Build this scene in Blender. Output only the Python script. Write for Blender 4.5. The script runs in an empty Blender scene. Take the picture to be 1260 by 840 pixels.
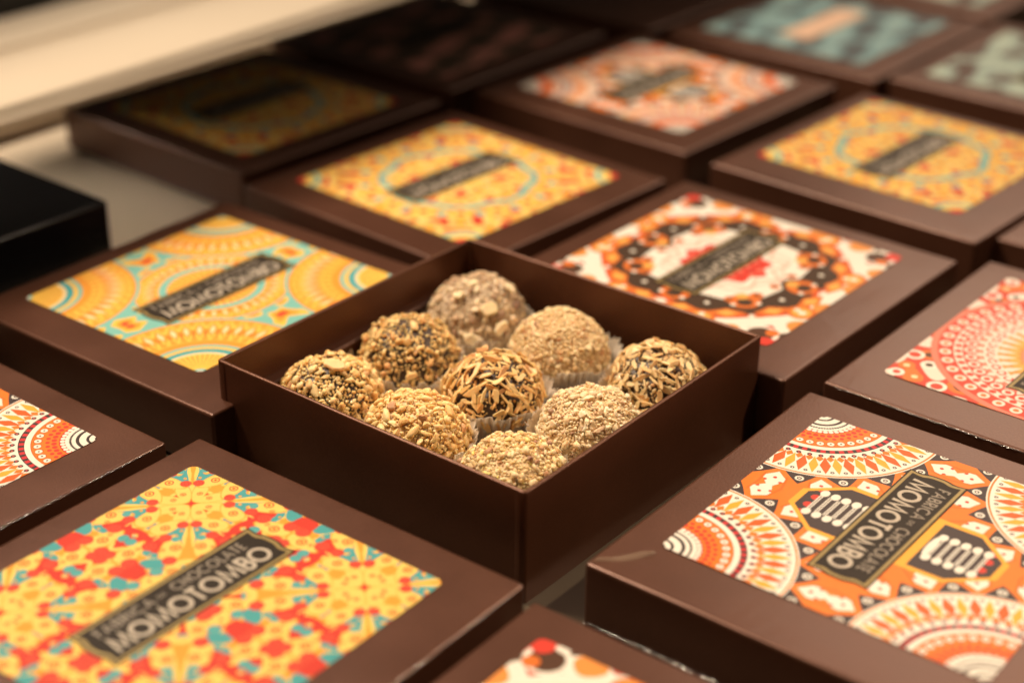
import bpy, bmesh, math, random
import numpy as np
from mathutils import Vector, Matrix, noise

MM = .001
scene = bpy.context.scene
col = scene.collection
random.seed(7); rng = np.random.default_rng(7)

# ---------------- camera ----------------
YAW = math.radians(51.46)                                   # direction of the boxes' rows
U = Vector((math.cos(YAW), math.sin(YAW), 0)); V = Vector((-U.y, U.x, 0))
def uvp(u, v, z=0.): return (U*u+V*v+Vector((0, 0, z)))*MM   # millimetres along the rows -> metres
pitch, roll = math.radians(27.12), math.radians(.4717)
fw = Vector((0, math.cos(pitch), -math.sin(pitch))); rt0 = Vector((1, 0, 0)); up0 = rt0.cross(fw)
r2 = rt0*math.cos(roll)+up0*math.sin(roll); u2 = up0*math.cos(roll)-rt0*math.sin(roll)
cam = bpy.data.cameras.new('camera'); cam_o = bpy.data.objects.new('camera', cam); col.objects.link(cam_o)
M = Matrix.Identity(4)
for i in range(3): M[i][0], M[i][1], M[i][2] = r2[i], u2[i], -fw[i]
M.translation = Vector((5.63, -469.6, 242.6))*MM
cam_o.matrix_world = M
cam.sensor_width = 36.; cam.lens = 60.04; cam.clip_start = .01; cam.clip_end = 30.
cam.dof.use_dof = True; cam.dof.focus_distance = .500; cam.dof.aperture_fstop = 5.5
scene.camera = cam_o

# ---------------- light ----------------
w = bpy.data.worlds.new('World'); scene.world = w; w.use_nodes = True
bg = w.node_tree.nodes['Background']; bg.inputs[0].default_value = (1., .72, .48, 1); bg.inputs[1].default_value = .055
def area(name, loc, aim, size, power, color=(1., .80, .58), size_y=None, spread=180):
    l = bpy.data.lights.new(name, 'AREA'); l.energy = power; l.color = color; l.size = size
    if size_y: l.shape = 'RECTANGLE'; l.size_y = size_y
    l.spread = math.radians(spread)
    o = bpy.data.objects.new(name, l); col.objects.link(o); o.location = loc
    o.rotation_euler = (Vector(aim)-Vector(loc)).to_track_quat('-Z', 'Y').to_euler()
    return o
KEY = U*-.16+V*.52+Vector((0, 0, .98))
area('ceiling_spot', KEY, (0, .05, 0), .24, 17.5)
area('aisle_lamp', (.95, 1.7, 1.35), (.1, .1, 0), 1.1, 15., (1., .76, .56))
area('front_lamp', (-.9, -1.2, 1.1), (0, 0, 0), .7, 3.0, (1., .76, .52))
area('glint_light', U*.55-V*.62+Vector((0, 0, .80)), (.13, -.13, 0), .03, .48, (1., .78, .55), spread=38)  # added small light for glints on card edges and film
area('ledge_fill', uvp(150, 480, 700), uvp(150, 440, -20), .14, 1.5, (1., .90, .76), spread=120)  # added light that brightens the ledge beyond the board
area('shelf_fill', uvp(20, 395, 62), uvp(38, 228, -36), .025, .022, (1., .86, .68), spread=50)  # added fill below the board, lifts the shelf beside the black box
scene.view_settings.view_transform = 'Standard'; scene.view_settings.look = 'None'
scene.view_settings.exposure = 0.; scene.view_settings.gamma = 1.
scene.render.engine = 'CYCLES'
scene.cycles.max_bounces = 7; scene.cycles.transparent_max_bounces = 8; scene.cycles.caustics_reflective = False; scene.cycles.caustics_refractive = False
scene.cycles.use_denoising = True

# ---------------- node helpers ----------------
class Nd:
    """a shader socket that can be computed with"""
    def __init__(s, sock): s.s = sock
    def __add__(a, b): return mth('ADD', a, b)
    __radd__ = __add__
    def __sub__(a, b): return mth('SUBTRACT', a, b)
    def __rsub__(a, b): return mth('SUBTRACT', b, a)
    def __mul__(a, b): return mth('MULTIPLY', a, b)
    __rmul__ = __mul__
    def __truediv__(a, b): return mth('DIVIDE', a, b)
NT = [None]
def put(sock, v):
    if isinstance(v, Nd): NT[0].links.new(v.s, sock)
    elif isinstance(v, tuple): sock.default_value = (*v[:3], 1.)
    else: sock.default_value = v
def mth(op, a, b=None):
    n = NT[0].nodes.new('ShaderNodeMath'); n.operation = op
    put(n.inputs[0], a)
    if b is not None: put(n.inputs[1], b)
    return Nd(n.outputs[0])
lt = lambda a, b: mth('LESS_THAN', a, b)
sq = lambda a: mth('MULTIPLY', a, a)
rt = lambda a: mth('SQRT', a)
at2 = lambda a, b: mth('ARCTAN2', a, b)
sn = lambda a: mth('SINE', a)
cs = lambda a: mth('COSINE', a)
ab = lambda a: mth('ABSOLUTE', a)
mx = lambda a, b: mth('MAXIMUM', a, b)
mn = lambda a, b: mth('MINIMUM', a, b)
fr = lambda a: mth('FRACT', a)
def mix(a, b, m):
    n = NT[0].nodes.new('ShaderNodeMix'); n.data_type = 'RGBA'
    put(n.inputs[0], m); put(n.inputs[6], a); put(n.inputs[7], b)
    return Nd(n.outputs[2])
def ramp(v, st, interp='CONSTANT'):
    n = NT[0].nodes.new('ShaderNodeValToRGB'); cr = n.color_ramp; cr.interpolation = interp
    put(n.inputs[0], v)
    while len(cr.elements) > 1: cr.elements.remove(cr.elements[-1])
    for i, (p, c) in enumerate(st):
        e = cr.elements[0] if i == 0 else cr.elements.new(p)
        e.position = p; e.color = (*c, 1.)
    return Nd(n.outputs[0])
def tex(kind, vec=None, **kw):
    n = NT[0].nodes.new('ShaderNodeTex'+kind)
    for k, v in kw.items():
        if k in n.inputs: n.inputs[k].default_value = v
        else: setattr(n, k, v)
    if vec is not None: put(n.inputs['Vector'], vec)
    return n
def coords(which='Object'):
    n = NT[0].nodes.new('ShaderNodeTexCoord'); return Nd(n.outputs[which])
def bump(h, strength, dist, prev=None):
    n = NT[0].nodes.new('ShaderNodeBump'); n.inputs['Strength'].default_value = strength; n.inputs['Distance'].default_value = dist
    put(n.inputs['Height'], h)
    if prev is not None: put(n.inputs['Normal'], prev)
    return Nd(n.outputs[0])
def material(name):
    m = bpy.data.materials.new(name); m.use_nodes = True; NT[0] = m.node_tree
    return m, m.node_tree.nodes['Principled BSDF']
def pset(b, **kw):
    for k, v in kw.items():
        k = {'color': 'Base Color', 'rough': 'Roughness', 'metal': 'Metallic', 'coat': 'Coat Weight', 'coat_rough': 'Coat Roughness', 'spec': 'Specular IOR Level',
             'normal': 'Normal', 'coat_normal': 'Coat Normal', 'sss': 'Subsurface Weight', 'sheen': 'Sheen Weight', 'trans': 'Transmission Weight', 'alpha': 'Alpha'}.get(k, k)
        put(b.inputs[k], v)

# ---------- pattern language: the same expressions build shader nodes ----------
TAU = 6.283185307
def srgb(r, g, b):
    f = lambda c: (c/255/12.92) if c/255 <= .04045 else ((c/255+.055)/1.055)**2.4
    return (f(r), f(g), f(b))
YEL, ORA, RED, TEA = srgb(255,216,112), srgb(250,176,60), srgb(222,50,44), srgb(40,168,178)
WHT, NAV, DOR, CRM = srgb(246,240,228), srgb(34,38,52), srgb(240,124,40), srgb(248,224,176)
DBR, DRD, PNK = srgb(62,34,28), srgb(188,28,36), srgb(240,130,110)

def spot(x, y, cx, cy, r):
    return lt(sq(x-cx)+sq(y-cy), r*r)
def blob(x, y, cx, cy, r, cs):          # nested discs: colours from outside in
    d = rt(sq(x-cx)+sq(y-cy))
    return [(c, lt(d, r*k)) for c, k in cs]
def paint(col, layers):
    for c, m in layers: col = mix(col, c, m)
    return col
def swirl(x, y, cx, cy, r, c1, c2, k=1.):
    dx, dy = x-cx, y-cy
    d = rt(sq(dx)+sq(dy))
    th = at2(dy, dx)
    s = lt(fr(d*(2.6/r) + th*(k/TAU)), .26)
    ins = lt(d, r)
    return [(c1, ins), (c2, s*lt(d, r*.86))]
class Polar:
    def __init__(s, x, y, cx=0., cy=0., R=1.):
        s.x, s.y = x-cx, y-cy
        s.r = rt(sq(s.x)+sq(s.y))*(1/R)
        s.t = at2(s.y, s.x)*(1/TAU)
        s._c = {}
    def loc(s, n, ph=0.):
        k = (n, ph)
        if k not in s._c: s._c[k] = fr(s.t*float(n)+ph)-.5      # -.5 .. .5 within a cell
        return s._c[k]
    def dots(s, n, R, a, ph=0., b=None):                          # a: tangential, b: radial radius
        b = b or a
        tx = s.loc(n, ph)*(TAU*R/n/a)
        ry = (s.r-R)*(1/b)
        return lt(sq(tx)+sq(ry), 1.)
    def diam(s, n, R, b, w=.5, ph=0.):
        return lt(ab(s.loc(n, ph))*(1/w)+ab(s.r-R)*(1/b), 1.)
    def band(s, a, b): return lt(ab(s.r-(a+b)/2), (b-a)/2)
    def wave(s, n, ph=0.): return ab(s.loc(n, ph))*2.

# swirls and birds in yellow, red and turquoise
def pat_birds(x, y):
    ax, ay = ab(fr(ab(x)*.64+.06)*2.-1.), ab(fr(ab(y)*.64+.06)*2.-1.)
    a, b = mx(ax, ay), mn(ax, ay)
    L1, Y2, OR2, T2, R2 = srgb(250,214,112), srgb(248,202,94), srgb(245,165,56), srgb(52,166,172), srgb(214,48,42)
    def leaf(cx, cy, rx, ry, deg):                              # drop-shaped blob, blunt at one end
        u_, v_ = math.cos(math.radians(deg)), math.sin(math.radians(deg))
        p_ = (a-cx)*(u_/rx)+(b-cy)*(v_/rx); q_ = (b-cy)*(u_/ry)-(a-cx)*(v_/ry)
        return sq(p_)+sq(q_*(1.35-p_*.45))
    f = sn(a*12.+sn(b*9.)*1.6+.4)+sn(b*11.+cs(a*8.)*1.9)
    g = sn(a*10.2-b*7.1+1.1+sn(b*13.)*.5)+cs(b*13.+sn(a*11.)*1.3)
    c = mix(OR2, L1, lt(.0, f)); c = mix(c, T2, lt(g, -.15)); c = mix(c, R2, lt(.80, f))
    c = mix(c, L1, lt(ab(g+.15), .11)); c = mix(c, T2, lt(1.45, g)*lt(f, .6)); c = mix(c, R2, lt(g, -1.25))
    for cx, cy, rx, ry, d, col_ in ((.14,.06,.12,.07,30,L1),(.33,.10,.13,.09,-15,L1),(.55,.10,.13,.07,60,R2),(.50,.33,.16,.10,40,L1),(.72,.14,.15,.10,10,L1),(.70,.40,.13,.08,-50,T2),
                                  (.84,.32,.13,.08,75,R2),(.72,.58,.15,.10,45,L1),(.90,.52,.13,.09,-20,L1),(.92,.14,.08,.05,90,L1),(.88,.76,.14,.09,20,L1),(.97,.92,.10,.06,45,OR2),(.60,.52,.10,.05,-20,L1),(.97,.34,.09,.06,0,OR2),(.80,.80,.07,.05,45,T2)):
        k = leaf(cx, cy, rx, ry, d)
        if col_ is L1: c = mix(c, OR2, lt(k, 1.22))
        c = mix(c, col_, lt(k, 1.))
    L = []
    for cx, cy, r in ((.35,.10,.036),(.48,.35,.04),(.56,.30,.022),(.74,.14,.042),(.66,.15,.02),(.70,.56,.04),(.78,.62,.022),(.91,.52,.04),(.86,.76,.036),(.14,.05,.024)):
        L += blob(a, b, cx, cy, r, ((R2,1.),(Y2,.72),(R2,.34)))
    for cx, cy, r, kk in ((.58,.19,.062,1.),(.44,.20,.05,-1.),(.82,.24,.062,-1.),(.62,.44,.055,1.),(.98,.42,.06,-1.),(.84,.64,.062,1.),(.94,.86,.05,-1.),(.24,.17,.045,1.),(.84,.04,.055,1.)):
        L += swirl(a, b, cx, cy, r, R2, srgb(230,104,78), kk)
    for cx, cy, r, kk in ((.93,.24,.045,1.),(.77,.47,.05,-1.),(.63,.04,.045,1.),(.76,.70,.04,1.),(.40,.27,.035,-1.)):
        L += swirl(a, b, cx, cy, r, T2, srgb(112,188,180), kk)
    for cx, cy, r in ((.70,.26,.016),(.66,.28,.012),(.96,.62,.016),(.80,.40,.014),(.30,.22,.014),(.96,.74,.016)):
        L += [(OR2, spot(a, b, cx, cy, r))]
    return paint(c, L)

# dense yellow wreaths with red berries and a turquoise ring
def pat_wreath(x, y):
    p = Polar(x, y)
    ax, ay = ab(x), ab(y)
    f = sn(ax*21.+sn(ay*15.))+sn(ay*22.+cs(ax*13.)*1.4)
    c = mix(YEL, ORA, lt(.35, f))
    c = mix(c, RED, lt(f, -1.05)); c = mix(c, srgb(120,190,180), lt(ab(f-.95), .13)); c = mix(c, CRM, lt(ab(f+.55), .10))
    c = mix(c, srgb(110,190,185), lt(ab(p.r-.62-p.wave(8)*.06), .035))
    c = mix(c, YEL, p.dots(16, .48, .07))
    c = mix(c, RED, p.dots(16, .48, .028))
    c = mix(c, ORA, p.dots(16, .80, .11, .5))
    c = mix(c, YEL, p.dots(16, .80, .08, .5))
    c = mix(c, RED, p.dots(16, .80, .035, .5))
    c = mix(c, srgb(110,190,185), p.dots(16, .82, .045))
    c = mix(c, DRD, p.dots(24, 1.02, .04))
    q = Polar(ax, ay, 1., 1.)
    c = mix(c, YEL, lt(q.r, .26)); c = mix(c, srgb(110,190,185), q.band(.18,.23)); c = mix(c, RED, lt(q.r, .1))
    return c

# orange and white corner rosettes with navy beads
def pat_rosettes(x, y):
    ax, ay = ab(x), ab(y)
    q = Polar(ax, ay, 1., 1., .80)
    # ground between the rosettes
    p = Polar(x, y)
    w = q.wave(20)
    c = mix(DOR, NAV, lt((q.r-1.)*5., w))
    c = mix(c, DOR, lt(ab((q.r-1.)*5.-w), .2))
    w2 = q.wave(20, .5)
    inn = lt((q.r-1.06)*3.6, w2-.12)*lt(w, (q.r-1.)*5.-.2)
    c = mix(c, WHT, inn)
    c = mix(c, srgb(232,104,30), lt(ab(fr(q.t*40.)-.5), .05)*lt(1., q.r)*lt(w, (q.r-1.)*5.))
    c = mix(c, RED, inn*(q.dots(60, 1.14, .016)))
    c = mix(c, RED, inn*(q.dots(60, 1.2, .016, .5)))
    c = mix(c, WHT, q.dots(20, 1.07, .036, .5)); c = mix(c, NAV, q.dots(20, 1.07, .020, .5)); c = mix(c, WHT, q.dots(20, 1.07, .009, .5))
    c = mix(c, RED, lt(1.34, q.r)*q.dots(28, 1.42, .02))
    # dark lozenge with white fringe on either side of the plaque
    hexa = lt(ab(x)*1.0+mx(ay-.42, ay*0.)*.9, .27)*lt(ay, .62)*lt(.19, ay)
    c = mix(c, ORA, lt(ab(x)+mx(ay-.42, ay*0.)*.9, .31)*lt(ay, .66))
    c = mix(c, NAV, hexa)
    c = mix(c, RED, hexa*lt(.52, ay)*lt(sq(fr(x*10.)-.5)+sq(fr(y*10.)-.5), .09))
    bars = lt(ax, .10)*lt(.25, ay)*lt(ay, .555)
    c = mix(c, WHT, bars*lt(ab(fr(ay*18.)-.5), .20)); c = mix(c, srgb(90,100,100), bars*lt(ab(fr(ay*18.)-.5), .07))
    c = mix(c, WHT, lt(.22, ay)*lt(ay, .56)*lt(sq((ax-.125)*27.)+sq((fr(ay*14.3)-.5)*2.5), 1.))
    c = mix(c, WHT, lt(sq(x*8.4)+sq((ay-.225)*40.), 1.))
    # rosette
    z = ramp(q.r, ((0,NAV),(.035,WHT),(.075,NAV),(.10,WHT),(.155,NAV),(.18,WHT),(.262,RED),(.31,DOR),(.44,DOR),(.52,srgb(205,96,30)),(.53,WHT),(.575,NAV),(.582,srgb(210,36,56)),(.62,NAV),(.628,WHT),(.97,DOR),(.985,WHT)))
    z = mix(z, NAV, q.dots(64, .225, .011)); 
    z = mix(z, WHT, q.dots(40, .285, .020)); z = mix(z, RED, q.dots(40, .35, .022, .5)); z = mix(z, RED, q.dots(40, .40, .018))
    z = mix(z, srgb(205,96,30), q.dots(36, .478, .038)); z = mix(z, WHT, q.dots(36, .478, .029)); z = mix(z, NAV, q.dots(36, .478, .009))
    z = mix(z, NAV, q.band(.582,.622)*lt(ab(q.loc(52)), .22))
    z = mix(z, ORA, q.diam(56, .82, .13, .42)); z = mix(z, srgb(240,96,40), q.diam(28, .82, .13, .24, .25))
    z = mix(z, DOR, q.diam(56, .72, .045, .4, .5)); 
    z = mix(z, NAV, q.dots(48, .672, .021)); z = mix(z, srgb(225,90,90), q.dots(48, .672, .009))
    z = mix(z, NAV, q.dots(56, .925, .017, .5)); z = mix(z, WHT, q.dots(56, .925, .007, .5))
    return mix(c, z, lt(q.r, 1.))

# golden fans with turquoise rings
def pat_fans(x, y):
    ax, ay = ab(x), ab(y)
    YF, OF, TF = srgb(250,200,84), srgb(242,158,52), srgb(120,196,188)
    q = Polar(ax, ay, 1., 1., .86)
    p = Polar(x, y, 0., 0., .62)
    f = sn(ax*24.+sn(ay*18.)*1.2)+sn(ay*25.+cs(ax*16.))
    c = mix(TF, YF, lt(.1, f)); c = mix(c, OF, lt(.9, f)); c = mix(c, RED, lt(1.72, f))
    def fan(s, n):
        z = ramp(s.r, ((0,WHT),(.04,TF),(.07,YF),(.33,CRM),(.36,TEA),(.42,YF),(.46,TF),(.50,OF),(.58,YF),(.93,OF),(.965,TF)))
        z = mix(z, DRD, s.band(.12,.32)*lt(ab(s.loc(n)), s.r*.28))
        z = mix(z, OF, s.dots(n, .62, .03)); z = mix(z, OF, s.diam(n, .78, .14, .46, .5)); z = mix(z, CRM, s.diam(n, .78, .09, .22, .5))
        z = mix(z, DOR, s.diam(n, .72, .10, .18)); z = mix(z, OF, s.dots(n, .90, .03))
        return z
    z = fan(p, 36); k = mix(YF, DOR, lt(ab(p.loc(36)), .2)*lt(.1, p.r)); z = mix(z, k, lt(p.r, .56)); z = mix(z, TF, p.band(.56, .66))
    c = mix(c, z, lt(p.r, 1.))
    return mix(c, fan(q, 44), lt(q.r, 1.))

# dark scrolled wreath on white with red blossom
def pat_scroll(x, y):
    ax, ay = ab(x), ab(y)
    p = Polar(x, y)
    O1, O2 = srgb(226,112,36), srgb(244,176,84)
    lob = p.wave(4, .5)
    rr = p.r-lob*.12+p.wave(8)*.10
    c = mix(WHT, srgb(240,150,70), lt(sn(ax*17.+1.)+sn(ay*17.), -.9))
    c = mix(c, srgb(216,60,40), lt(1.1, p.r)*lt(sn(ax*22.)+cs(ay*19.), -.5))
    c = mix(c, DBR, lt(1.24, p.r)); c = mix(c, RED, lt(1.3, p.r))
    c = mix(c, srgb(214,84,40), lt(rr, .93)); c = mix(c, srgb(40,28,26), lt(rr, .88))
    c = mix(c, WHT, lt(rr, .62-p.wave(16)*.06))
    c = mix(c, O1, p.diam(16, .88, .075, .44)); c = mix(c, O2, p.diam(16, .88, .05, .24))
    c = mix(c, O1, p.dots(8, .68, .12, .5)); c = mix(c, srgb(40,28,26), p.dots(8, .70, .06, .5)); c = mix(c, O2, p.dots(8, .60, .05, .5))
    c = mix(c, O1, p.dots(8, .98, .11)); c = mix(c, O2, p.dots(8, .98, .075)); c = mix(c, WHT, p.dots(8, .99, .03))
    c = mix(c, WHT, p.dots(24, .74, .022)); c = mix(c, WHT, p.dots(16, .93, .024, .5))
    c = mix(c, srgb(244,204,190), lt(ab(p.r-.44-p.wave(8)*.07), .012))
    c = mix(c, srgb(244,196,180), lt(p.r, .50-p.wave(10)*.12)); c = mix(c, WHT, lt(p.r, .46-p.wave(10)*.12))
    c = mix(c, RED, lt(p.r, .37-p.wave(10)*.07)*lt(ax, .30)); c = mix(c, DRD, lt(p.r, .3)*lt(1.2, sn(ax*60.)+cs(ay*55.)))
    for cx, cy, r in ((.34,.50,.05),(.52,.38,.045),(.12,.52,.04)): c = mix(c, O1, spot(ax, ay, cx, cy, r)); c = mix(c, DBR, spot(ax, ay, cx, cy, r*.45))
    c = mix(c, PNK, lt(sq(fr(x*9.)-.5)+sq(fr(y*9.)-.5), .05)*lt(p.r, .3))
    c = mix(c, WHT, p.dots(4, 1.22, .13, .0))
    c = mix(c, DBR, spot(ax, ay, .86, .86, .10)); c = mix(c, O1, spot(ax, ay, .80, .92, .05)); c = mix(c, RED, spot(ax, ay, .95, .95, .07)); c = mix(c, WHT, spot(ax, ay, .99, .84, .04))
    return c

# red and white lace rosette
def pat_lace(x, y):
    ax, ay = ab(x), ab(y)
    p = Polar(x, y)
    R1, W1 = srgb(214,62,48), srgb(250,228,214)
    z = ramp(p.r, ((0,R1),(.10,W1),(.14,PNK),(.20,W1),(.24,R1),(.30,srgb(238,140,110)),(.40,srgb(226,150,60)),(.56,W1),(.66,PNK),(.70,R1),(.80,W1),(.86,R1),(.97,PNK)))
    for n, R, a, c_, ph in ((32,.22,.022,R1,0.),(40,.34,.026,W1,0.),(40,.34,.013,R1,0.),(36,.45,.04,srgb(236,176,84),0.),(44,.61,.035,R1,.0),(44,.61,.02,W1,.0),(44,.75,.042,W1,.5),(44,.75,.022,R1,.5),(60,.83,.026,R1,0.),(44,.92,.042,W1,0.),(44,.92,.02,srgb(230,120,60),0.)):
        z = mix(z, c_, p.dots(n, R, a, ph))
    z = mix(z, W1, p.diam(36, .53, .10, .34, .5)); z = mix(z, W1, p.diam(44, .68, .05, .3))
    f = sn(ax*19.+sn(ay*15.))+sn(ay*20.+cs(ax*14.)*1.2)
    o = mix(R1, W1, lt(.5, f)); o = mix(o, srgb(232,120,50), lt(f, -.8)); o = mix(o, DBR, lt(f, -1.6))
    for cx, cy, r, cs_ in ((.93,.93,.055,((WHT,1.),(R1,.5))),(.80,.92,.06,((srgb(232,120,50),1.),(CRM,.4))),(.92,.80,.06,((srgb(232,120,50),1.),(CRM,.4))),(.70,.80,.06,((WHT,1.),(DBR,.45))),(.62,.95,.07,((WHT,1.),(R1,.6))),(.95,.62,.07,((WHT,1.),(R1,.6)))):
        o = paint(o, blob(ax, ay, cx, cy, r, cs_))
    return mix(o, z, lt(p.r, 1.02))

# pale turquoise with dark brushed bows
def pat_brush(x, y, bg=srgb(104,150,158), fg=srgb(66,88,98), hi=srgb(140,176,178)):
    f = sn(x*8.+sn(y*9.+x*4.)*1.5)+sn(y*13.-x*4.+1.3)
    c = mix(bg, fg, lt(.35, f)); c = mix(c, hi, lt(f, -.7))
    return mix(c, hi, lt(ab(f+.1), .10))

# ---------------- materials ----------------
def obj_vec():
    """object space shifted by a random amount for each box, so that no two boxes wear alike"""
    oi = NT[0].nodes.new('ShaderNodeObjectInfo')
    v = NT[0].nodes.new('ShaderNodeVectorMath'); v.operation = 'ADD'
    put(v.inputs[0], coords('Object'))
    r = Nd(oi.outputs['Random'])*7.3
    cb = NT[0].nodes.new('ShaderNodeCombineXYZ'); put(cb.inputs[0], r); put(cb.inputs[1], r); put(cb.inputs[2], r)
    put(v.inputs[1], Nd(cb.outputs[0]))
    return Nd(v.outputs[0]), Nd(oi.outputs['Random'])

def film_wrinkles(v, amount=1.):
    n1 = tex('Noise', v, Scale=26., Detail=3., Distortion=1.4)
    n2 = tex('Noise', v, Scale=9., Detail=2.)
    ridge = mth('POWER', 1.-ab(Nd(n1.outputs[0])-.5)*2., 9.)
    n = bump(ridge, .12*amount, .0004)
    return bump(Nd(n2.outputs[0]), .4*amount, .001, n)

def card(name, c, rough=.36, metal=.35, coat=.22, grain=1.):
    m, b = material(name)
    v, rnd = obj_vec()
    fine = tex('Noise', v, Scale=1500., Detail=3.)
    blot = tex('Noise', v, Scale=40., Detail=4.)
    spec = tex('Voronoi', v, Scale=330.)
    k = Nd(fine.outputs[0])*.55+Nd(blot.outputs[0])*.5+.48
    cc = mix((0., 0., 0.), c, 1.)
    vm = NT[0].nodes.new('ShaderNodeVectorMath'); vm.operation = 'SCALE'; put(vm.inputs[0], cc); put(vm.inputs['Scale'], k)
    dust = lt(Nd(spec.outputs['Distance']), .10)*lt(.76, Nd(tex('Noise', v, Scale=210.).outputs[0]))
    cc = mix(Nd(vm.outputs[0]), (.45, .36, .28), dust*.7)
    pset(b, color=cc, rough=Nd(blot.outputs[0])*.12+(rough-.06), metal=metal, coat=coat, coat_rough=.17, spec=.5,
         normal=bump(Nd(fine.outputs[0]), .22*grain, .00012), coat_normal=film_wrinkles(v))
    return m
CARD = card('brown_card', (.100, .038, .021), .35, .42, .16, 2.0)
CARD_DARK = card('brown_card_side', (.05, .022, .013), .42, .25, .2)
TRAY = card('tray_card', (.105, .037, .017), .38, .45, .0, 1.2)
BLACK = card('black_card', (.008, .008, .010), .22, .0, .4)

def print_mat(name, fn, half=46.5, **kw):
    m, b = material(name)
    v = coords('Object')
    sp = NT[0].nodes.new('ShaderNodeSeparateXYZ'); put(sp.inputs[0], v)
    warp = tex('Noise', v, Scale=60., Detail=1.)
    x = Nd(sp.outputs[0])*(1000./half); y = Nd(sp.outputs[1])*(1000./half)
    c = fn(x, y, **kw)
    fib = tex('Noise', v, Scale=900., Detail=3.)
    c = mix(c, (.12, .065, .03), Nd(fib.outputs[0])*.16+.24)
    vv, _ = obj_vec()
    pset(b, color=c, rough=.5, coat=.10, coat_rough=.10, spec=.15, coat_normal=film_wrinkles(vv), normal=bump(Nd(fib.outputs[0]), .1, .0001))
    return m
PRINTS = dict(birds=print_mat('print_birds', pat_birds), wreath=print_mat('print_wreath', pat_wreath), rosettes=print_mat('print_rosettes', pat_rosettes),
              fans=print_mat('print_fans', pat_fans), scroll=print_mat('print_scroll', pat_scroll), lace=print_mat('print_lace', pat_lace),
              brush=print_mat('print_brush', pat_brush), pale=print_mat('print_pale_brush', pat_brush, bg=srgb(150,174,168), fg=srgb(84,72,72), hi=srgb(184,204,190)),
              dusk=print_mat('print_dark_brush', pat_brush, bg=srgb(90,80,70), fg=srgb(60,56,50), hi=srgb(220,150,140)))
def plain(name, c, rough=.45, metal=0., coat=0., bmp=.15, scale=700., **kw):
    m, b = material(name)
    v, _ = obj_vec()
    n = tex('Noise', v, Scale=scale, Detail=3.)
    k = NT[0].nodes.new('ShaderNodeVectorMath'); k.operation = 'SCALE'; put(k.inputs[0], mix((0, 0, 0), c, 1.)); put(k.inputs['Scale'], Nd(n.outputs[0])*.5+.75)
    pset(b, color=Nd(k.outputs[0]), rough=rough, metal=metal, coat=coat, coat_rough=.15, normal=bump(Nd(n.outputs[0]), bmp, .0001), **kw)
    return m
PLAQ = plain('plaque_brown', (.022, .015, .010), .5, coat=.05, spec=.15)
GOLD = plain('plaque_gold', (.27, .19, .065), .40, .3)
LETTER = plain('letter_grey', (.40, .34, .27), .45, .1)
LETTER2 = plain('letter_dim', (.22, .18, .14), .45, .1)
PEACH = plain('plaque_peach', (.62, .40, .28), .45)
CHOC = plain('chocolate', (.050, .026, .017), .5, bmp=.8, scale=500.)
PRALINE = plain('praline', (.70, .50, .27), .6, bmp=1., scale=450.)
COCOA = plain('cocoa_dust', (.48, .36, .24), .7, bmp=1., scale=300.)
CHOC_MILK = plain('milk_chocolate', (.16, .09, .055), .55, bmp=.8, scale=500.)

m, b = material('shrink_film'); FILM = m
tr = NT[0].nodes.new('ShaderNodeBsdfTransparent'); gl = NT[0].nodes.new('ShaderNodeBsdfGlossy'); gl.inputs['Roughness'].default_value = .12
lw = NT[0].nodes.new('ShaderNodeFresnel'); lw.inputs[0].default_value = 1.5
ms = NT[0].nodes.new('ShaderNodeMixShader')
put(ms.inputs[0], Nd(lw.outputs[0])*1.2+.14); NT[0].links.new(tr.outputs[0], ms.inputs[1]); NT[0].links.new(gl.outputs[0], ms.inputs[2])
NT[0].links.new(ms.outputs[0], NT[0].nodes['Material Output'].inputs[0])
put(gl.inputs['Normal'], bump(Nd(tex('Noise', coords('Object'), Scale=500., Detail=2.).outputs[0]), .8, .0006))

m, b = material('crease_glint'); CREASE_GLINT = m  # film fold whose highlight is put into a pale tint
pset(b, color=(.55, .40, .28), rough=.2, alpha=.22, coat=1., coat_rough=.08, spec=1., normal=bump(Nd(tex('Noise', coords('Object'), Scale=420., Detail=2.).outputs[0]), .7, .0006))
m, b = material('cup_paper'); PAPER = m
n = tex('Noise', coords('Object'), Scale=900., Detail=4.)
pset(b, color=(.93, .88, .80), rough=.55, normal=bump(Nd(n.outputs[0]), .3, .0001))
tl = NT[0].nodes.new('ShaderNodeBsdfTranslucent'); put(tl.inputs[0], (.85, .74, .60))
ms = NT[0].nodes.new('ShaderNodeMixShader'); ms.inputs[0].default_value = .28
NT[0].links.new(b.outputs[0], ms.inputs[1]); NT[0].links.new(tl.outputs[0], ms.inputs[2]); NT[0].links.new(ms.outputs[0], NT[0].nodes['Material Output'].inputs[0])

def nut(name, stops, use_object=False, rough=.55, sss=.5):
    m, b = material(name)
    if use_object: r = Nd(NT[0].nodes.new('ShaderNodeObjectInfo').outputs['Random'])
    else: r = Nd(NT[0].nodes.new('ShaderNodeNewGeometry').outputs['Random Per Island'])
    c = ramp(r, stops, 'LINEAR')
    v = coords('Object')
    n = tex('Noise', v, Scale=420., Detail=4.)
    c = mix(c, (.50, .27, .10), mth('POWER', Nd(n.outputs[0]), 2.5)*.22)
    pset(b, color=c, rough=rough, sss=sss, normal=bump(Nd(tex('Noise', v, Scale=1800., Detail=3.).outputs[0]), .35, .0002), coat=.06)
    b.inputs['Subsurface Radius'].default_value = (1., .72, .45); b.inputs['Subsurface Scale'].default_value = .0014
    return m
NUT_GOLD = nut('peanut_gold', ((0, (0.75,0.44,0.15)), (.35, (0.88,0.57,0.23)), (.75, (0.93,0.67,0.34)), (.93, (0.88,0.53,0.21)), (1, (0.48,0.24,0.12))))
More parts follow.
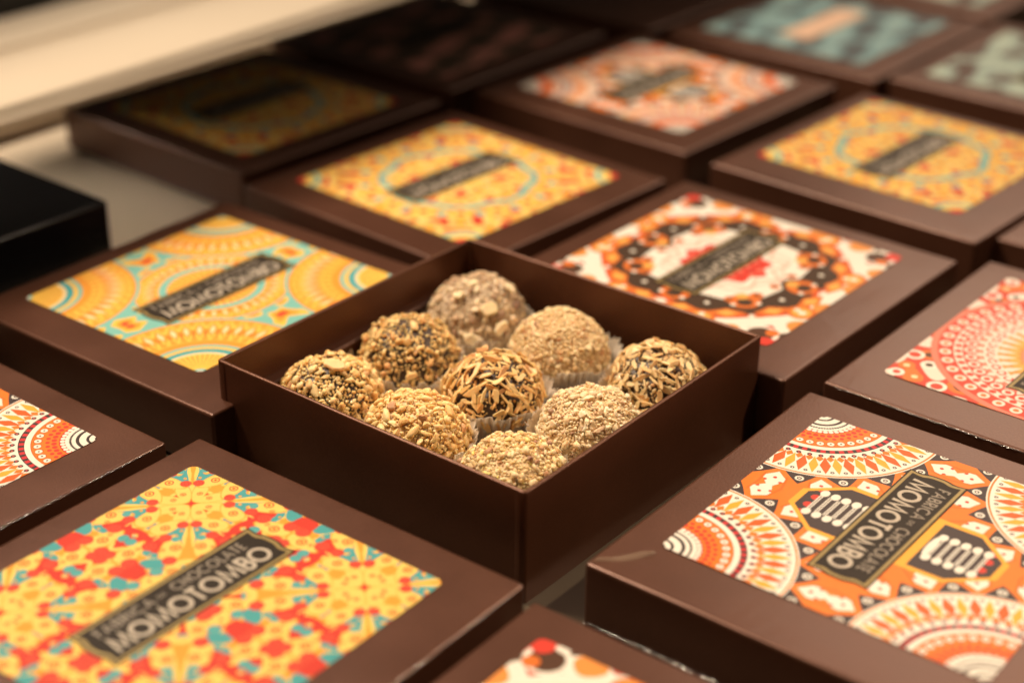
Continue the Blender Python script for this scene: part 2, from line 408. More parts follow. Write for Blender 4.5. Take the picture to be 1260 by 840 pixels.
NUT_GOLD2 = nut('peanut_dark', ((0, (0.68,0.38,0.12)), (.4, (0.82,0.53,0.21)), (.8, (0.88,0.61,0.28)), (1, (0.71,0.36,0.13))))
NUT_CREAM = nut('sesame_cream', ((0, (0.71,0.46,0.21)), (.4, (0.84,0.62,0.36)), (.85, (0.90,0.69,0.42)), (.95, (0.69,0.38,0.18)), (1, (0.38,0.20,0.12))))
NUT_PALE = nut('nut_pale', ((0, (0.75,0.53,0.31)), (.4, (0.88,0.67,0.41)), (.85, (0.93,0.74,0.51)), (.95, (0.59,0.36,0.21)), (1, (0.32,0.19,0.12))))
NUT_FRONT = nut('nut_front', ((0, (0.69,0.46,0.19)), (.35, (0.84,0.62,0.35)), (.75, (0.90,0.69,0.41)), (.84, (0.82,0.62,0.19)), (.92, (0.54,0.30,0.15)), (1, (0.32,0.17,0.12))))
NUT_COCOA = nut('nut_cocoa', ((0, (0.27,0.15,0.10)), (.22, (0.45,0.29,0.17)), (.5, (0.71,0.51,0.33)), (.85, (0.86,0.67,0.45)), (1, (0.66,0.49,0.27))), rough=.65)
FLAKE = nut('flake_toasted', ((0, (0.71,0.38,0.13)), (.35, (0.86,0.53,0.21)), (.8, (0.93,0.66,0.34)), (1, (0.64,0.31,0.12))), True)
FLAKE_PALE = nut('flake_pale', ((0, (0.69,0.41,0.17)), (.4, (0.84,0.56,0.27)), (.85, (0.92,0.66,0.36)), (1, (0.61,0.32,0.12))), True)
CHIP = nut('almond_chip', ((0, (0.88,0.69,0.41)), (1, (0.93,0.76,0.52))), True)
CHIP_TAN = nut('peanut_chip', ((0, (0.86,0.53,0.24)), (1, (0.93,0.61,0.31))), True)

# ---------------- object helpers ----------------
def link(name, me, mat=None, parent=None, loc=None, rot=None, smooth=False):
    o = bpy.data.objects.new(name, me); col.objects.link(o)
    if mat is not None and not me.materials: me.materials.append(mat)
    if parent is not None: o.parent = parent
    if loc is not None: o.location = loc
    if rot is not None: o.rotation_euler = rot
    if smooth:
        for p in me.polygons: p.use_smooth = True
    return o
def mesh(name, verts, faces):
    me = bpy.data.meshes.new(name); me.from_pydata([tuple(v) for v in verts], [], faces); me.update(); return me
def thing(name, label, cat, loc, rz=0., group=None):
    o = bpy.data.objects.new(name, None); col.objects.link(o); o.empty_display_size = .01
    o.location = loc; o.rotation_euler = (0, 0, rz); o['label'] = label; o['category'] = cat
    if group: o['group'] = group
    return o

def rounded_block(sx, sy, z0, z1, r, cuts=12, wob=.00016, seed=0., seg=3):
    bm = bmesh.new(); bmesh.ops.create_cube(bm, size=1.)
    for v in bm.verts: v.co = Vector((v.co.x*sx, v.co.y*sy, (z0+z1)/2+v.co.z*(z1-z0)))
    sharp = [(e.verts[0].co.copy(), e.verts[1].co.copy()) for e in bm.edges]
    horiz = [e for e in bm.edges if abs(e.verts[0].co.z-e.verts[1].co.z) < 1e-6]
    bmesh.ops.subdivide_edges(bm, edges=horiz, cuts=cuts, use_grid_fill=True)
    hx, hy, eps = sx/2, sy/2, 1e-6
    def nb(co): return (abs(abs(co.x)-hx) < eps)+(abs(abs(co.y)-hy) < eps)+(abs(co.z-z0) < eps or abs(co.z-z1) < eps)
    ed = [e for e in bm.edges if nb((e.verts[0].co+e.verts[1].co)/2) == 2]
    bmesh.ops.bevel(bm, geom=ed, offset=r, segments=seg, profile=.55, affect='EDGES')
    for v in bm.verts:
        n = noise.noise_vector(v.co*38+Vector((seed*3.1, seed, 0)))+noise.noise_vector(v.co*95+Vector((0, seed*2.3, 5)))*.5
        v.co += Vector((n.x, n.y, n.z*.8))*wob
    me = bpy.data.meshes.new('block'); bm.to_mesh(me); bm.free()
    return me

def wn(o):
    md = o.modifiers.new('normals', 'WEIGHTED_NORMAL'); md.keep_sharp = False; md.weight = 80

# -- stroke lettering (geometric capitals), each glyph as polylines in a unit-high box
def arc(cx, cy, rx, ry, a0, a1, n=14): return [(cx+rx*math.cos(math.radians(a0+(a1-a0)*i/n)), cy+ry*math.sin(math.radians(a0+(a1-a0)*i/n))) for i in range(n+1)]
GL = {
 'O': (1.02, [arc(.51, .5, .45, .45, 0, 360, 28)]),
 'M': (1.05, [[(.08, 0), (.20, .95), (.525, .12), (.85, .95), (.97, 0)]]),
 'T': (.62, [[(.04, .95), (.58, .95)], [(.31, 0), (.31, .95)]]),
 'B': (.60, [[(.10, .03), (.10, .95), (.30, .95)]+arc(.30, .73, .20, .22, 90, -90)+[(.12, .51)], [(.30, .51)]+arc(.32, .27, .23, .24, 90, -90)+[(.10, .03)]]),
 'F': (.52, [[(.10, 0), (.10, .95), (.48, .95)], [(.10, .50), (.42, .50)]]),
 'A': (.86, [[(.06, 0), (.43, .97), (.80, 0)], [(.20, .32), (.66, .32)]]),
 'R': (.60, [[(.10, 0), (.10, .95), (.30, .95)]+arc(.30, .71, .21, .24, 90, -90)+[(.12, .47)], [(.28, .46), (.54, 0)]]),
 'I': (.24, [[(.12, 0), (.12, .97)]]),
 'C': (.88, [arc(.50, .5, .43, .45, 48, 312, 22)]),
 'D': (.78, [[(.10, .03), (.10, .95), (.28, .95)]+arc(.28, .49, .42, .46, 90, -90, 18)+[(.12, .03)]]),
 'E': (.52, [[(.46, .04), (.10, .04), (.10, .95), (.46, .95)], [(.10, .50), (.42, .50)]]),
 'H': (.76, [[(.11, 0), (.11, .97)], [(.65, 0), (.65, .97)], [(.11, .50), (.65, .50)]]),
 'L': (.48, [[(.10, .97), (.10, .04), (.44, .04)]]),
 ' ': (.40, [])}
def lettering(text, width, height, stroke, gap=.10):
    tot = sum(GL[c][0] for c in text)+gap*(len(text)-1)
    kx = width/tot; x0 = -width/2; vs, fs = [], []; lay = 0
    for c in text:
        for st in GL[c][1]:
            lay += 1
            pts = [Vector((x0+px*kx, (py-.5)*height)) for px, py in st]
            closed = (pts[0]-pts[-1]).length < 1e-6 and len(pts) > 8
            L = len(vs); n = len(pts)
            for i, p in enumerate(pts):
                a = pts[i-1] if i > 0 else (pts[-2] if closed else p); bq = pts[i+1] if i < n-1 else (pts[1] if closed else p)
                d1 = (p-a).normalized() if (p-a).length > 1e-9 else None; d2 = (bq-p).normalized() if (bq-p).length > 1e-9 else None
                if d1 is None: d1 = d2
                if d2 is None: d2 = d1
                t = (d1+d2)
                t = t.normalized() if t.length > .1 else d1
                nn = Vector((-t.y, t.x)); s = min(1.9, 1/max(.4, nn.dot(Vector((-d1.y, d1.x)))))
                z = .02+(lay % 3)*.012
                vs += [(p.x+nn.x*stroke/2*s, p.y+nn.y*stroke/2*s, z), (p.x-nn.x*stroke/2*s, p.y-nn.y*stroke/2*s, z)]
            for i in range(n-1): fs.append((L+2*i, L+2*i+1, L+2*i+3, L+2*i+2))
        x0 += (GL[c][0]+gap)*kx
    return mesh('lettering', [(a*MM, b_*MM, c_*MM) for a, b_, c_ in vs], fs)
def plaque_outline(hx, hy, inset=0., n=10):
    pts = []
    def end(s):
        out = []
        for i in range(2*n+1):
            v = -1+i/n
            x = hx-inset*1.15-.9+1.5*math.exp(-(abs(v)/.50)**4)*.9+.9*max(0, abs(v)-.45)/.55
            out.append((s*x, s*(v*(hy-inset))))
        return out
    return end(1)+end(-1)
def slab(outline, z0, z1):
    n = len(outline); vs = [(x*MM, y*MM, z0*MM) for x, y in outline]+[(x*MM, y*MM, z1*MM) for x, y in outline]
    fs = [tuple(range(n, 2*n))]+[(i, (i+1) % n, n+(i+1) % n, n+i) for i in range(n)]
    return mesh('slab', vs, fs)
def ring_strip(o1, o2, z):
    n = len(o1); vs = [(x*MM, y*MM, z*MM) for x, y in o1]+[(x*MM, y*MM, z*MM) for x, y in o2]
    return mesh('border', vs, [(i, (i+1) % n, n+(i+1) % n, n+i) for i in range(n)])
ME_BRAND = lettering('MOMOTOMBO', 53., 6.3, 1.15)
ME_FAB = lettering('FABRICA', 18.5, 3.6, .58, .14)
ME_DE = lettering('DE', 2.6, 1.4, .26, .2)
ME_CHO = lettering('CHOCOLATE', 25., 3.6, .58, .14)
PO = plaque_outline(30.8, 8.9)
ME_PLAQUE = slab(PO, 0, .10)
ME_BORDER = ring_strip(plaque_outline(30.8, 8.9, .55), plaque_outline(30.8, 8.9, 1.5), .125)
def label_outline(h, r=2.2, n=5):
    o = []
    for sx, sy, a0 in ((1, 1, 0), (-1, 1, 90), (-1, -1, 180), (1, -1, 270)):
        for i in range(n+1):
            a = math.radians(a0+90*i/n); o.append((sx*(h-r)+r*math.cos(a), sy*(h-r)+r*math.sin(a)))
    return o
ME_LABEL = slab(label_outline(46.5), 0, .12)
ME_BASE = rounded_block(.1172, .1172, 0, .010, .0006, cuts=2, wob=0)

def plastic_bead(name, parent, p0, p1, r=.35, n=90, seed=1, amp=.30):
    """crinkled welded hem of the shrink film along an edge: a thin uneven tube"""
    rg = np.random.default_rng(seed); p0, p1 = Vector(p0), Vector(p1)
    d = (p1-p0).normalized(); a = d.orthogonal().normalized(); c = d.cross(a)
    vs, fs = [], []
    for i in range(n+1):
        t = i/n; rr = r*(.35+rg.random()*.9)*min(1, 6*t+.15, 6*(1-t)+.15)
        o = a*rg.normal(0, amp*.5)+c*rg.normal(0, amp*.5)
        for k in range(5):
            an = TAU*k/5; vs.append(((p0+(p1-p0)*t+o)+(a*math.cos(an)+c*math.sin(an))*rr)*MM)
    for i in range(n):
        for k in range(5): fs.append((i*5+k, i*5+(k+1) % 5, i*5+5+(k+1) % 5, i*5+5+k))
    return link(name, mesh(name, vs, fs), FILM, parent, smooth=True)

GROUP = 'closed gift boxes laid out in rows'
def gift_box(label, x, y, z, deg, pat, side=120.2, off=(2.4, 3.2), scale=1., mirror=False, text=True, plaque=None, lidmat=None, sx=1., sy=1., h=None, tilt=(0, 0)):
    top = z; h = h or (top+36.)
    t = thing('gift_box', label, 'gift box', Vector((x, y, top-h))*MM, math.radians(deg), GROUP)
    sd = abs(x*.37+y*.11)
    bs = link('base', ME_BASE, CARD_DARK, t)
    lid_me = rounded_block(side*MM, side*MM, 1.4*MM, h*MM, .0011, seed=sd)
    for p in lid_me.polygons: p.use_smooth = True
    lid = link('lid', lid_me, lidmat or CARD, t); wn(lid)
    if pat is None: return t
    lb = link('printed_label', ME_LABEL.copy(), PRINTS[pat], t, (off[0]*MM, off[1]*MM, (h+.10)*MM)); lb.scale = (sx, sy, 1)
    pl = link('plaque', ME_PLAQUE.copy(), plaque or PLAQ, t, ((3.6 if not mirror else 5.6)*MM, (5.1)*MM, (h+.25)*MM), (0, 0, math.pi if mirror else 0))
    link('plaque_border', ME_BORDER, GOLD, pl)
    if text:
        link('brand_lettering', ME_BRAND, LETTER, pl, (0, -2.5*MM, .12*MM))
        link('word_lettering', ME_FAB, LETTER2, pl, (-16.6*MM, 4.1*MM, .12*MM))
        link('word_lettering', ME_DE, LETTER2, pl, (-4.6*MM, 3.9*MM, .12*MM))
        link('word_lettering', ME_CHO, LETTER2, pl, (11.6*MM, 4.1*MM, .12*MM))
    return t

# ---------------- the display ----------------
m, b = material('cream_lacquer'); CREAM = m
v = coords('Object'); n = tex('Noise', v, Scale=6., Detail=4.); n2 = tex('Noise', v, Scale=260., Detail=3.)
pset(b, color=mix((.56, .46, .35), (.64, .54, .42), Nd(n.outputs[0])), rough=.30, coat=.2, normal=bump(Nd(n2.outputs[0]), .1, .0002))
m, b = material('gap_shade_shelf'); GAP_SHADE = m  # shelf under the boxes: gap shade and reflections put into a darker colour
pset(b, color=mix((.070, .056, .038), (.10, .082, .058), Nd(tex('Noise', coords('Object'), Scale=9., Detail=4.).outputs[0])), rough=.22, coat=.3)
for v0_, v1_, mt in ((-950, 187.9, GAP_SHADE), (188.1, 1060, CREAM)):
    sh = bpy.data.meshes.new('shelf'); bm = bmesh.new(); bmesh.ops.create_cube(bm, size=1.)
    for vv in bm.verts: vv.co = Vector((vv.co.x*2.4, vv.co.y*(v1_-v0_)*MM, vv.co.z*.018))
    bmesh.ops.bevel(bm, geom=bm.edges[:], offset=.001, segments=2, affect='EDGES'); bm.to_mesh(sh); bm.free()
    shelf = link('display_shelf', sh, mt, None, uvp(300, (v0_+v1_)/2, -36-9), (0, 0, YAW)); shelf['kind'] = 'structure'
def rail(name, v0, z1, depth, seedr=.004, z0=-35.9, u0=-700, u1=1500):
    bm = bmesh.new(); bmesh.ops.create_cube(bm, size=1.)
    for vv in bm.verts: vv.co = Vector((vv.co.x*(u1-u0)*MM, vv.co.y*depth*MM, vv.co.z*(z1-z0)*MM))
    bmesh.ops.bevel(bm, geom=bm.edges[:], offset=seedr, segments=5, affect='EDGES')
    me = bpy.data.meshes.new(name); bm.to_mesh(me); bm.free()
    for p in me.polygons: p.use_smooth = True
    o = link(name, me, CREAM, None, uvp((u0+u1)/2, v0+depth/2, (z0+z1)/2), (0, 0, YAW)); wn(o); o['kind'] = 'structure'
    return o
rail('ledge', 345, -20, 72, .005)
rail('ledge', 417.5, -18.5, 46, .003)
m, b = material('dark_back'); DARKB = m
pset(b, color=(.012, .011, .009), rough=.6, normal=bump(Nd(tex('Noise', coords('Object'), Scale=60.).outputs[0]), .2, .001))
bk = rail('back_wall', 466, 330, 18); bk.data.materials.clear(); bk.data.materials.append(DARKB)
# unseen board added above the back rows to cast shade on them
def edge_on_board(v_shadow, zb=120., zs=-14.):
    Lz = KEY.z*1000; Lv = (KEY.dot(V))*1000
    return v_shadow+(Lv-v_shadow)*(zb-zs)/(Lz-zs)
e0 = edge_on_board(168); e1 = 360.
board = rail('shade_board', e0, 130, e1-e0, .003, 120, -500, 900); board.data.materials.clear(); board.data.materials.append(DARKB)

# ---------------- closed boxes ----------------
gift_box('brown box with yellow, red and turquoise swirl print nearest the bottom left picture corner', -74.6, -119.7, -12.2, 52.7, 'birds', off=(1.4, 3.2))
A_ = col.objects[-1]
gift_box('brown box with golden fan print touching the left corner of the open truffle box', -95.7, 63.6, -13.4, 52.4, 'fans', off=(2.8, 6.6), sy=.94)
gift_box('brown box at the left picture edge, orange rosette print with navy rings', -180.4, -45.2, -14.0, 51.5, 'rosettes')
gift_box('brown box with orange rosette print and upside-down plaque, right of the open truffle box', 109.4, -86.2, -13.2, 52.4, 'rosettes', mirror=True, off=(3.7, 2.4), sx=.965)
gift_box('brown box with white print ringed by dark scrolls, behind and right of the truffles', 83.1, 88.2, -13.0, 50.64, 'scroll', off=(3., 3.2))
gift_box('brown box with red and white lace rosette print at the right picture edge', 188.2, 13.1, -13.2, 51.1, 'lace', off=(3.8, 2.))
gift_box('brown box with yellow wreath print straight behind the open truffle box', -17.1, 171.3, -13.9, 48.3, 'wreath', off=(3.5, 2.5))
gift_box('blurred brown box with coral rosette print behind the yellow wreath print', 71.9, 290.5, -13.9, 49.2, 'rosettes', off=(5., 2.5))
gift_box('blurred box with yellow wreath print at the right, before the pale green print', 171.3, 193.7, -11.4, 48.8, 'wreath', off=(7., 4.8))
gift_box('shaded brown box with dim yellow print beside the cream ledge', -112.5, 268.7, -16., 49.6, 'wreath', off=(0, 0), h=20.)
gift_box('brown box with dark orange scroll print cut by the bottom picture edge', 23.9, -197.2, -14.0, 53.2, 'scroll')
def uvbox(label, u, v, z, pat, **kw):
    p = uvp(u, v, 0)*1000
    return gift_box(label, p.x, p.y, z, 50.6, pat, **kw)
uvbox('shaded box with dim pinkish print behind the box with dim yellow print', 268, 255, -14, 'dusk', off=(0, 0), text=False)
uvbox('blurred brown box with turquoise print and peach plaque in the farthest full row', 409, 111, -14, 'brush', text=False, plaque=PEACH)
uvbox('blurred brown box with pale green print at the top right picture corner', 415, -12, -14, 'pale', text=False)
uvbox('brown box showing only a corner at the right picture edge behind the lace print', 270, -131, -14, 'lace', text=False)
t = uvbox('plain black glossy box at the left picture edge', -45, 264, -9, None, lidmat=BLACK, h=27)
uvbox('farthest brown box touching the top picture edge, behind the turquoise print', 540, 112, -14, 'pale', text=False)
uvbox('farthest shaded box at the top picture edge, left of the turquoise print', 405, 238, -14, None, text=False)
things = {o['label'][:34]: o for o in col.objects if 'label' in o}
def byl(s): return next(o for o in col.objects if s in o.get('label', ''))
A_ = byl('swirl print'); D_ = byl('upside-down plaque'); C_ = byl('at the left picture edge, orange'); F_ = byl('lace rosette print at the right')
for o, h, ss, sd in ((A_, 23.8, -1, 3), (C_, 22., -1, 5)):
    plastic_bead('film_hem', o, (59, -60.0, h-.35), (-59, -60.0, h-.35), .30, 150, sd, .10)
plastic_bead('film_hem', F_, (-60.1, 59, 22.3), (-60.1, -59, 22.3), .22, 90, 8, .12)
plastic_bead('film_hem', D_, (-60.4, 60, 4.4), (-60.4, -59, 4.4), .42, 110, 9, .22)
# gathered film at the near left corner of the orange rosette box
vs, fs = [], []
for i in range(9):
    t_ = i/8; x = -45+-14.2*t_; y = 48+11.2*t_; w_ = 1.3*math.sin(math.pi*min(1, t_*1.15+.05))+.2
    hgt = 22.8+.95+.35*math.sin(t_*9)
    if i == 8: hgt = 22.6
    for k, (ww, hh) in enumerate(((-1, 22.82), (-.25, hgt), (.3, hgt-.25), (1, 22.82))):
        vs.append(((x+ww*w_*.62)*MM, (y+ww*w_*.78)*MM, hh*MM))
for i in range(8):
    for k in range(3): fs.append((i*4+k, i*4+k+1, i*4+5+k, i*4+4+k))
link('film_fold', mesh('film_fold', vs, fs), CREASE_GLINT, D_, smooth=True)

# ---------------- the open box ----------------
tray = thing('open_box', 'open brown square box without lid holding nine truffles in the middle', 'open box', (0, 0, -36*MM), YAW)
def sqring(h, r, z, n=5, m_=14, bow=0., seed=0):
    pts = []
    for q in range(4):
        a0 = q*90
        cx, cy = [(1, 1), (-1, 1), (-1, -1), (1, -1)][q]
        for i in range(n+1):
            a = math.radians(a0+90*i/n); pts.append(Vector((cx*(h-r)+r*math.cos(a), cy*(h-r)+r*math.sin(a), z)))
        # points along the side to the next corner
        nx, ny = [(1, 1), (-1, 1), (-1, -1), (1, -1)][(q+1) % 4]
        a = math.radians(a0+90); p0 = Vector((cx*(h-r)+r*math.cos(a), cy*(h-r)+r*math.sin(a), z)); p1 = Vector((nx*(h-r)+r*math.cos(a), ny*(h-r)+r*math.sin(a), z))
        nrm = Vector((math.cos(a), math.sin(a), 0))
        for i in range(1, m_):
            t = i/m_; pts.append(p0.lerp(p1, t)+nrm*(bow*math.sin(math.pi*t)+noise.noise(Vector((t*4, q*3.7+seed, z*.05)))*.22*min(1, (z+2)/20))+Vector((0, 0, noise.noise(Vector((t*5, q*5.1, 9)))*.16*(z > 25))))
    return pts
rings = [sqring(60, 1.1, 0), sqring(60, 1.1, 2), sqring(60, 1.1, 18, bow=.3), sqring(60, 1.1, 35.5, bow=.15), sqring(59.85, 1.0, 35.9, bow=.15), sqring(59.3, .8, 36.1, bow=.15), sqring(58.75, .6, 35.9, bow=.15), sqring(58.6, .6, 35.5, bow=.15), sqring(58.6, .6, 18, bow=.3), sqring(58.6, .6, 1.6)]
vs, fs = [], []; n = len(rings[0])
for r_ in rings: vs += [p*MM for p in r_]
for k in range(len(rings)-1):
    for i in range(n): fs.append((k*n+i, k*n+(i+1) % n, (k+1)*n+(i+1) % n, (k+1)*n+i))
me = mesh('wall', vs, fs); o = link('wall', me, TRAY, tray, smooth=True); wn(o)
link('floor_panel', slab(label_outline(58.5, .6), .2, 5.4), TRAY, tray)
for sx_, sy_ in ((-1, -1), (1, -1), (-1, 1)):
    # folded paper lap at the outer corner
    c0 = Vector((sx_*60.12, sy_*58.6, 0))
    vs = [((c0.x+dx*sx_)*MM, (c0.y-dy*sy_)*MM, z*MM) for z in (0.5, 12, 24, 35.2) for dx, dy in ((0, 0), (.10, .25), (.10, 1.5), (0.02, 1.9))]
    fs = [(i*4+k, i*4+k+1, i*4+k+5, i*4+k+4) for i in range(3) for k in range(3)]
    link('corner_lap', mesh('corner_lap', vs, fs), TRAY, tray)

# ---------------- truffles ----------------
def ico(sub):
    bm = bmesh.new(); bmesh.ops.create_icosphere(bm, subdivisions=sub, radius=1.)
    v = np.array([x.co[:] for x in bm.verts]); f = np.array([[q.index for q in x.verts] for x in bm.faces]); bm.free(); return v, f
I1, I2 = ico(1), ico(2)
def core_mesh(r, rz, seed, amp=1.1):
    bm = bmesh.new(); bmesh.ops.create_icosphere(bm, subdivisions=5, radius=1.)
    for v in bm.verts:
        n = noise.noise(v.co*2.2+Vector((seed, 0, 0)))*amp+noise.noise(v.co*9+Vector((0, seed, 0)))*.35
        v.co = Vector((v.co.x*(r+n), v.co.y*(r+n), v.co.z*(rz+n)))*MM
    me = bpy.data.meshes.new('core'); bm.to_mesh(me); bm.free()
    for p in me.polygons: p.use_smooth = True
    return me
def scatter(n, radii, pack, rg, zmin=-.55, keep=None):
    """dart throwing on the unit sphere, biggest first"""
    P = np.zeros((0, 3)); R = np.zeros(0)
    for i in range(n):
        r = radii[i]
        for k in range(14 if i < 250 else 34):
            p = rg.normal(size=3); p /= np.linalg.norm(p)
            if p[2] < zmin: continue
            if keep is not None and not keep(p): continue
            if len(P) and np.min(np.linalg.norm(P-p, axis=1)-(R+r)*pack) < 0: continue
            P = np.vstack([P, p]); R = np.append(R, r); break
    return P, R
def frames(P, rg, tilt):
    nrm = P/np.linalg.norm(P, axis=1)[:, None]
    a = np.cross(nrm, rg.normal(size=P.shape)); a /= np.linalg.norm(a, axis=1)[:, None]
    nrm2 = nrm+rg.normal(size=P.shape)*tilt; nrm2 -= a*np.sum(a*nrm2, 1)[:, None]; nrm2 /= np.linalg.norm(nrm2, axis=1)[:, None]
    return a, np.cross(nrm2, a), nrm2
TPL = []
for k in range(24):
    rg = np.random.default_rng(100+k); v, f = (I2 if k % 2 else I1)
    d = rg.normal(size=(9, 3)); d /= np.linalg.norm(d, axis=1)[:, None]; off = rg.uniform(.42, .95, 9)
    s = np.min(np.where(v@d.T > .05, off/np.maximum(v@d.T, .05), 9), axis=1).clip(0, 1.05)     # chipped by random planes
    TPL.append((v*s[:, None], f))
def bits_mesh(P, R, rad, rz, rg, flat=.7, tilt=.35, sink=.15, elong=(.8, 1.7), seed=0., amp=1.1):
    A, B, N = frames(P, rg, tilt); VV, FF = [], []; base = 0
    for i in range(len(P)):
        tv, tf = TPL[rg.integers(len(TPL))]
        if R[i]*rad < .75: tv, tf = TPL[rg.integers(12)*2]
        r = R[i]*rad; e = rg.uniform(*elong)
        n_ = noise.noise(Vector(P[i])*2.2+Vector((seed, 0, 0)))*amp
        c = P[i]*np.array([rad+n_, rad+n_, rz+n_])+P[i]*(r*flat*(1-sink*2))
        VV.append(c+(tv[:, :1]*A[i]*r*e+tv[:, 1:2]*B[i]*r/e**.5+tv[:, 2:]*N[i]*r*flat)); FF.append(tf+base); base += len(tv)
    VV = np.vstack(VV)*MM; FF = np.vstack(FF)
    me = bpy.data.meshes.new('nut_bits'); me.vertices.add(len(VV)); me.vertices.foreach_set('co', VV.ravel())
    me.loops.add(FF.size); me.loops.foreach_set('vertex_index', FF.ravel().astype(np.int32))
    me.polygons.add(len(FF)); me.polygons.foreach_set('loop_start', np.arange(0, FF.size, 3, dtype=np.int32)); me.polygons.foreach_set('use_smooth', np.repeat(rg.random(len(FF)//20+1) < .5, 20)[:len(FF)])
    me.update(calc_edges=True); me.validate(); return me
def flake_template(k, long_, wide, thick, pointy=.15):
    """an uneven bevelled sliver"""
    rg = np.random.default_rng(500+k); n = 7; out = []
    for i in range(n):
        a = TAU*i/n+rg.normal(0, .16)
        x, y = math.cos(a), math.sin(a); r = rg.uniform(.78, 1.1)
        out.append((np.sign(x)*abs(x)**.7*r*long_/2, np.sign(y)*abs(y)**.6*r*wide/2*(1-pointy*.5*max(0, x))))
    bend = rg.normal(0, .05)
    def lv(s, z): return [(x*s*MM, y*s*MM, (z+bend*x*x)*MM) for x, y in out]
    vs = lv(.86, -thick/2)+lv(1, -thick*.2)+lv(1, thick*.2)+lv(.84, thick/2)
    fs = [tuple(range(n-1, -1, -1)), tuple(range(3*n, 4*n))]
    for l in range(3):
        for i in range(n): fs.append((l*n+i, l*n+(i+1) % n, (l+1)*n+(i+1) % n, (l+1)*n+i))
    return mesh('flake', vs, fs)
def put_flakes(parent, name, tpls, mat, P, R, rad, rz, rg, lift=.4, tilt=.3, scl=None):
    A, B, N = frames(P, rg, tilt)
    for i in range(len(P)):
        me = tpls[rg.integers(len(tpls))]
        o = link(name, me, mat, parent)
        c = P[i]*np.array([rad, rad, rz])+P[i]*lift*(1+rg.normal(0, .45))
        s = rg.uniform(.75, 1.2) if scl is None else scl
        Mx = Matrix.Identity(4)
        for r in range(3): Mx[r][0], Mx[r][1], Mx[r][2] = A[i][r]*s, B[i][r]*s, N[i][r]*s
        Mx.translation = Vector(c)*MM
        o.matrix_basis = Mx

def truffle(label, u, v, r, rz, core, spec, seed, zc=-17.0):
    r = r+.2
    rg = np.random.default_rng(seed)
    t = thing('truffle', label, 'truffle', uvp(u, v, zc), YAW+rg.uniform(0, 6), 'nine coated truffles in the open box')
    cr = link('truffle_core', core_mesh(r, rz, seed*1.7), core, t)
    for kind, n, lo, hi, mat, pack, kw in spec:
        radii = np.sort(lo+(hi-lo)*rg.random(n)**kw.pop('pw', 2.2))[::-1]/r
        gap = kw.pop('gap', 0.)
        ns = kw.pop('ns', 4.2)
        keep = (lambda p: noise.noise(Vector(p)*ns+Vector((0, 0, seed*2.3))) < .5-gap) if gap else None
        P, R = scatter(n, radii, pack, rg, keep=keep)
        o = link('nut_bits', bits_mesh(P, R, r, rz, rg, seed=seed*1.7, **kw), mat, t); o['kind'] = 'stuff'
    return t, rg
bits = lambda n, lo, hi, mat, pack=.86, **kw: ('b', n, lo, hi, mat, pack, kw)
tl, rg = truffle('golden peanut truffle with one large tan chip, at the left corner of the box', -33.5, 38.0, 15.2, 12.8, CHOC, [bits(240, 1.05, 1.9, NUT_GOLD, .76, pw=1.4, gap=.05), bits(1500, .5, 1.05, NUT_GOLD, .72, gap=.14)], 11)
chips = [flake_template(k, 7.2, 4.4, 1.3) for k in range(2)]
put_flakes(tl, 'peanut_chip', chips, CHIP_TAN, np.array([[-.3, -.1, .95]]), None, 15.4, 13.0, rg, 1.5, .05, 1.)
truffle('crushed peanut truffle with dark chocolate showing, between left and back corner truffles', 2.2, 37.5, 15.3, 13.2, CHOC, [bits(170, .95, 1.7, NUT_GOLD2, .80, pw=1.3, gap=.12), bits(1300, .42, .95, NUT_GOLD2, .78, gap=.22)], 12)
tb, rg = truffle('pale cocoa-dusted truffle with big almond chips, at the back corner of the open box', 38.4, 38.6, 16.0, 14.8, COCOA, [bits(260, .9, 1.9, NUT_COCOA, .72, pw=1.3, flat=.5), bits(1300, .45, .95, NUT_COCOA, .72, flat=.5)], 13)
tb.rotation_euler = (0, 0, 0)
chips = [flake_template(k+5, 7.6, 4.8, 1.5) for k in range(3)]
for d, s in (((.25, -.75, .62), 1.0), ((.45, -.86, .25), .8), ((-.05, -.98, .02), .95), ((-.35, -.5, .8), .6), ((-.1, -.2, .97), .7), ((.6, -.2, .78), .7)):
    p = np.array(d); p = p/np.linalg.norm(p); put_flakes(tb, 'almond_chip', chips, CHIP, p[None], None, 16.2, 14.8, rg, 1.3, .12, s)
truffle('golden truffle packed tightly with peanut crumbs, along the front left wall', -34.8, 1.5, 15.2, 12.8, PRALINE, [bits(330, .95, 2.0, NUT_GOLD, .72, pw=1.5), bits(1500, .48, .95, NUT_GOLD, .70, gap=.02)], 14)
tc, rg = truffle('dark truffle with toasted almond slivers in the very centre of the open box', -.8, -.5, 14.6, 12.6, CHOC, [bits(650, .45, .9, NUT_GOLD2, .8, gap=.06)], 15)
FT = [flake_template(k+20, 4.3+1.3*(k%3)/2, 1.4+.7*(k%2), .5, .6) for k in range(12)]
P, R = scatter(298, np.full(298, .09), .56, rg, zmin=-.2); put_flakes(tc, 'almond_sliver', FT, FLAKE, P, R, 14.8, 12.6, rg, 1.15, .62)
truffle('cream truffle coated in fine sesame-like grains, along the back right wall', 35.5, 1.2, 15.8, 14.0, PRALINE, [bits(160, .9, 1.4, NUT_CREAM, .76, pw=1.5), bits(1900, .52, .9, NUT_CREAM, .70, gap=.01, flat=.8)], 16)
truffle('cream truffle with brown blotches, nearest to the front corner of the open box', -35.8, -36.5, 15.2, 12.4, PRALINE, [bits(260, .9, 1.8, NUT_FRONT, .72, pw=1.5), bits(1600, .45, .9, NUT_FRONT, .70, gap=.02)], 17)
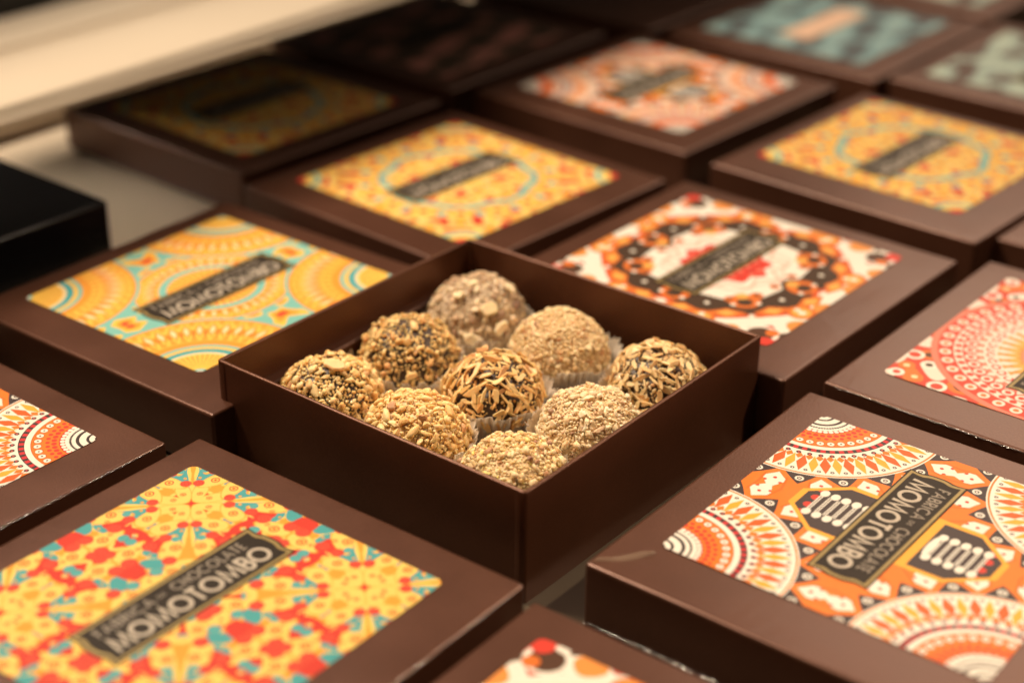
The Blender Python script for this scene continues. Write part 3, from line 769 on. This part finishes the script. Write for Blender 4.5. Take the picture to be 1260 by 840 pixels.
truffle('palest truffle with fine nut grains and a few brown bits, along the front right wall', 1.0, -36.8, 15.3, 12.8, PRALINE, [bits(240, .85, 1.6, NUT_PALE, .74, pw=1.5), bits(1900, .46, .85, NUT_PALE, .70, gap=.02)], 18)
tr_, rg = truffle('truffle covered in pale oat flakes at the right corner of the open box', 37.0, -37.0, 14.2, 12.9, CHOC, [bits(900, .45, .95, NUT_CREAM, .74)], 19)
FT2 = [flake_template(k+40, 4.0+1.2*(k%3)/2, 1.6+.7*(k%2), .42, .6) for k in range(12)]
P, R = scatter(299, np.full(299, .09), .56, rg, zmin=-.2); put_flakes(tr_, 'oat_flake', FT2, FLAKE_PALE, P, R, 14.4, 12.9, rg, 1.2, .60)

# ---------------- paper cups ----------------
where = {(-1, 1): 'at the left corner', (0, 1): 'between left and back', (1, 1): 'at the back corner', (-1, 0): 'along the front left wall', (0, 0): 'in the centre',
         (1, 0): 'along the back right wall', (-1, -1): 'at the front corner', (0, -1): 'along the front right wall', (1, -1): 'at the right corner'}
for (gu, gv), wh in where.items():
    rg = np.random.default_rng(60+gu*3+gv); N = 46; K = N*6; Z = 9
    vs, fs = [], []
    topn = rg.normal(0, .5, N+1)
    ph = rg.random()*TAU
    for j in range(Z):
        t = j/(Z-1)
        for i in range(K):
            a = TAU*i/K; tri = abs((i/6) % 1-.5)*2
            lean = .7*math.sin(a*2+ph)+.6*math.sin(a*3+ph*2)+.9*noise.noise(Vector((math.cos(a)*3, math.sin(a)*3, t*1.5+ph)))
            r = 12.6+6.0*t**.8+(tri-.5)*(.25+(1.2+.5*topn[int(i/6)])*t)+lean*t
            h = (14.4+topn[int(i/6)]*1.3+.6*math.sin(a*3+ph)+(tri-.5)*.8)*t
            x, y = r*math.cos(a), r*math.sin(a)
            lim = 18.2
            k = max(abs(x), abs(y))/lim
            if k > 1: x, y = x/k**.8, y/k**.8; h += (k-1)*9*t
            vs.append((x*MM, y*MM, (.1+h)*MM))
    for j in range(Z-1):
        for i in range(K): fs.append((j*K+i, j*K+(i+1) % K, (j+1)*K+(i+1) % K, (j+1)*K+i))
    fs.append(tuple(range(K-1, -1, -1)))
    o = link('paper_cup', mesh('paper_cup', vs, fs), PAPER, None, uvp(gu*36.3, gv*37.3, -30.4), (0, 0, YAW))
    o['label'] = 'white pleated paper cup '+('under the truffle '+wh+' of the open box'); o['category'] = 'paper cup'; o['group'] = 'pleated paper cups under the truffles'
    md = o.modifiers.new('thickness', 'SOLIDIFY'); md.thickness = .00008
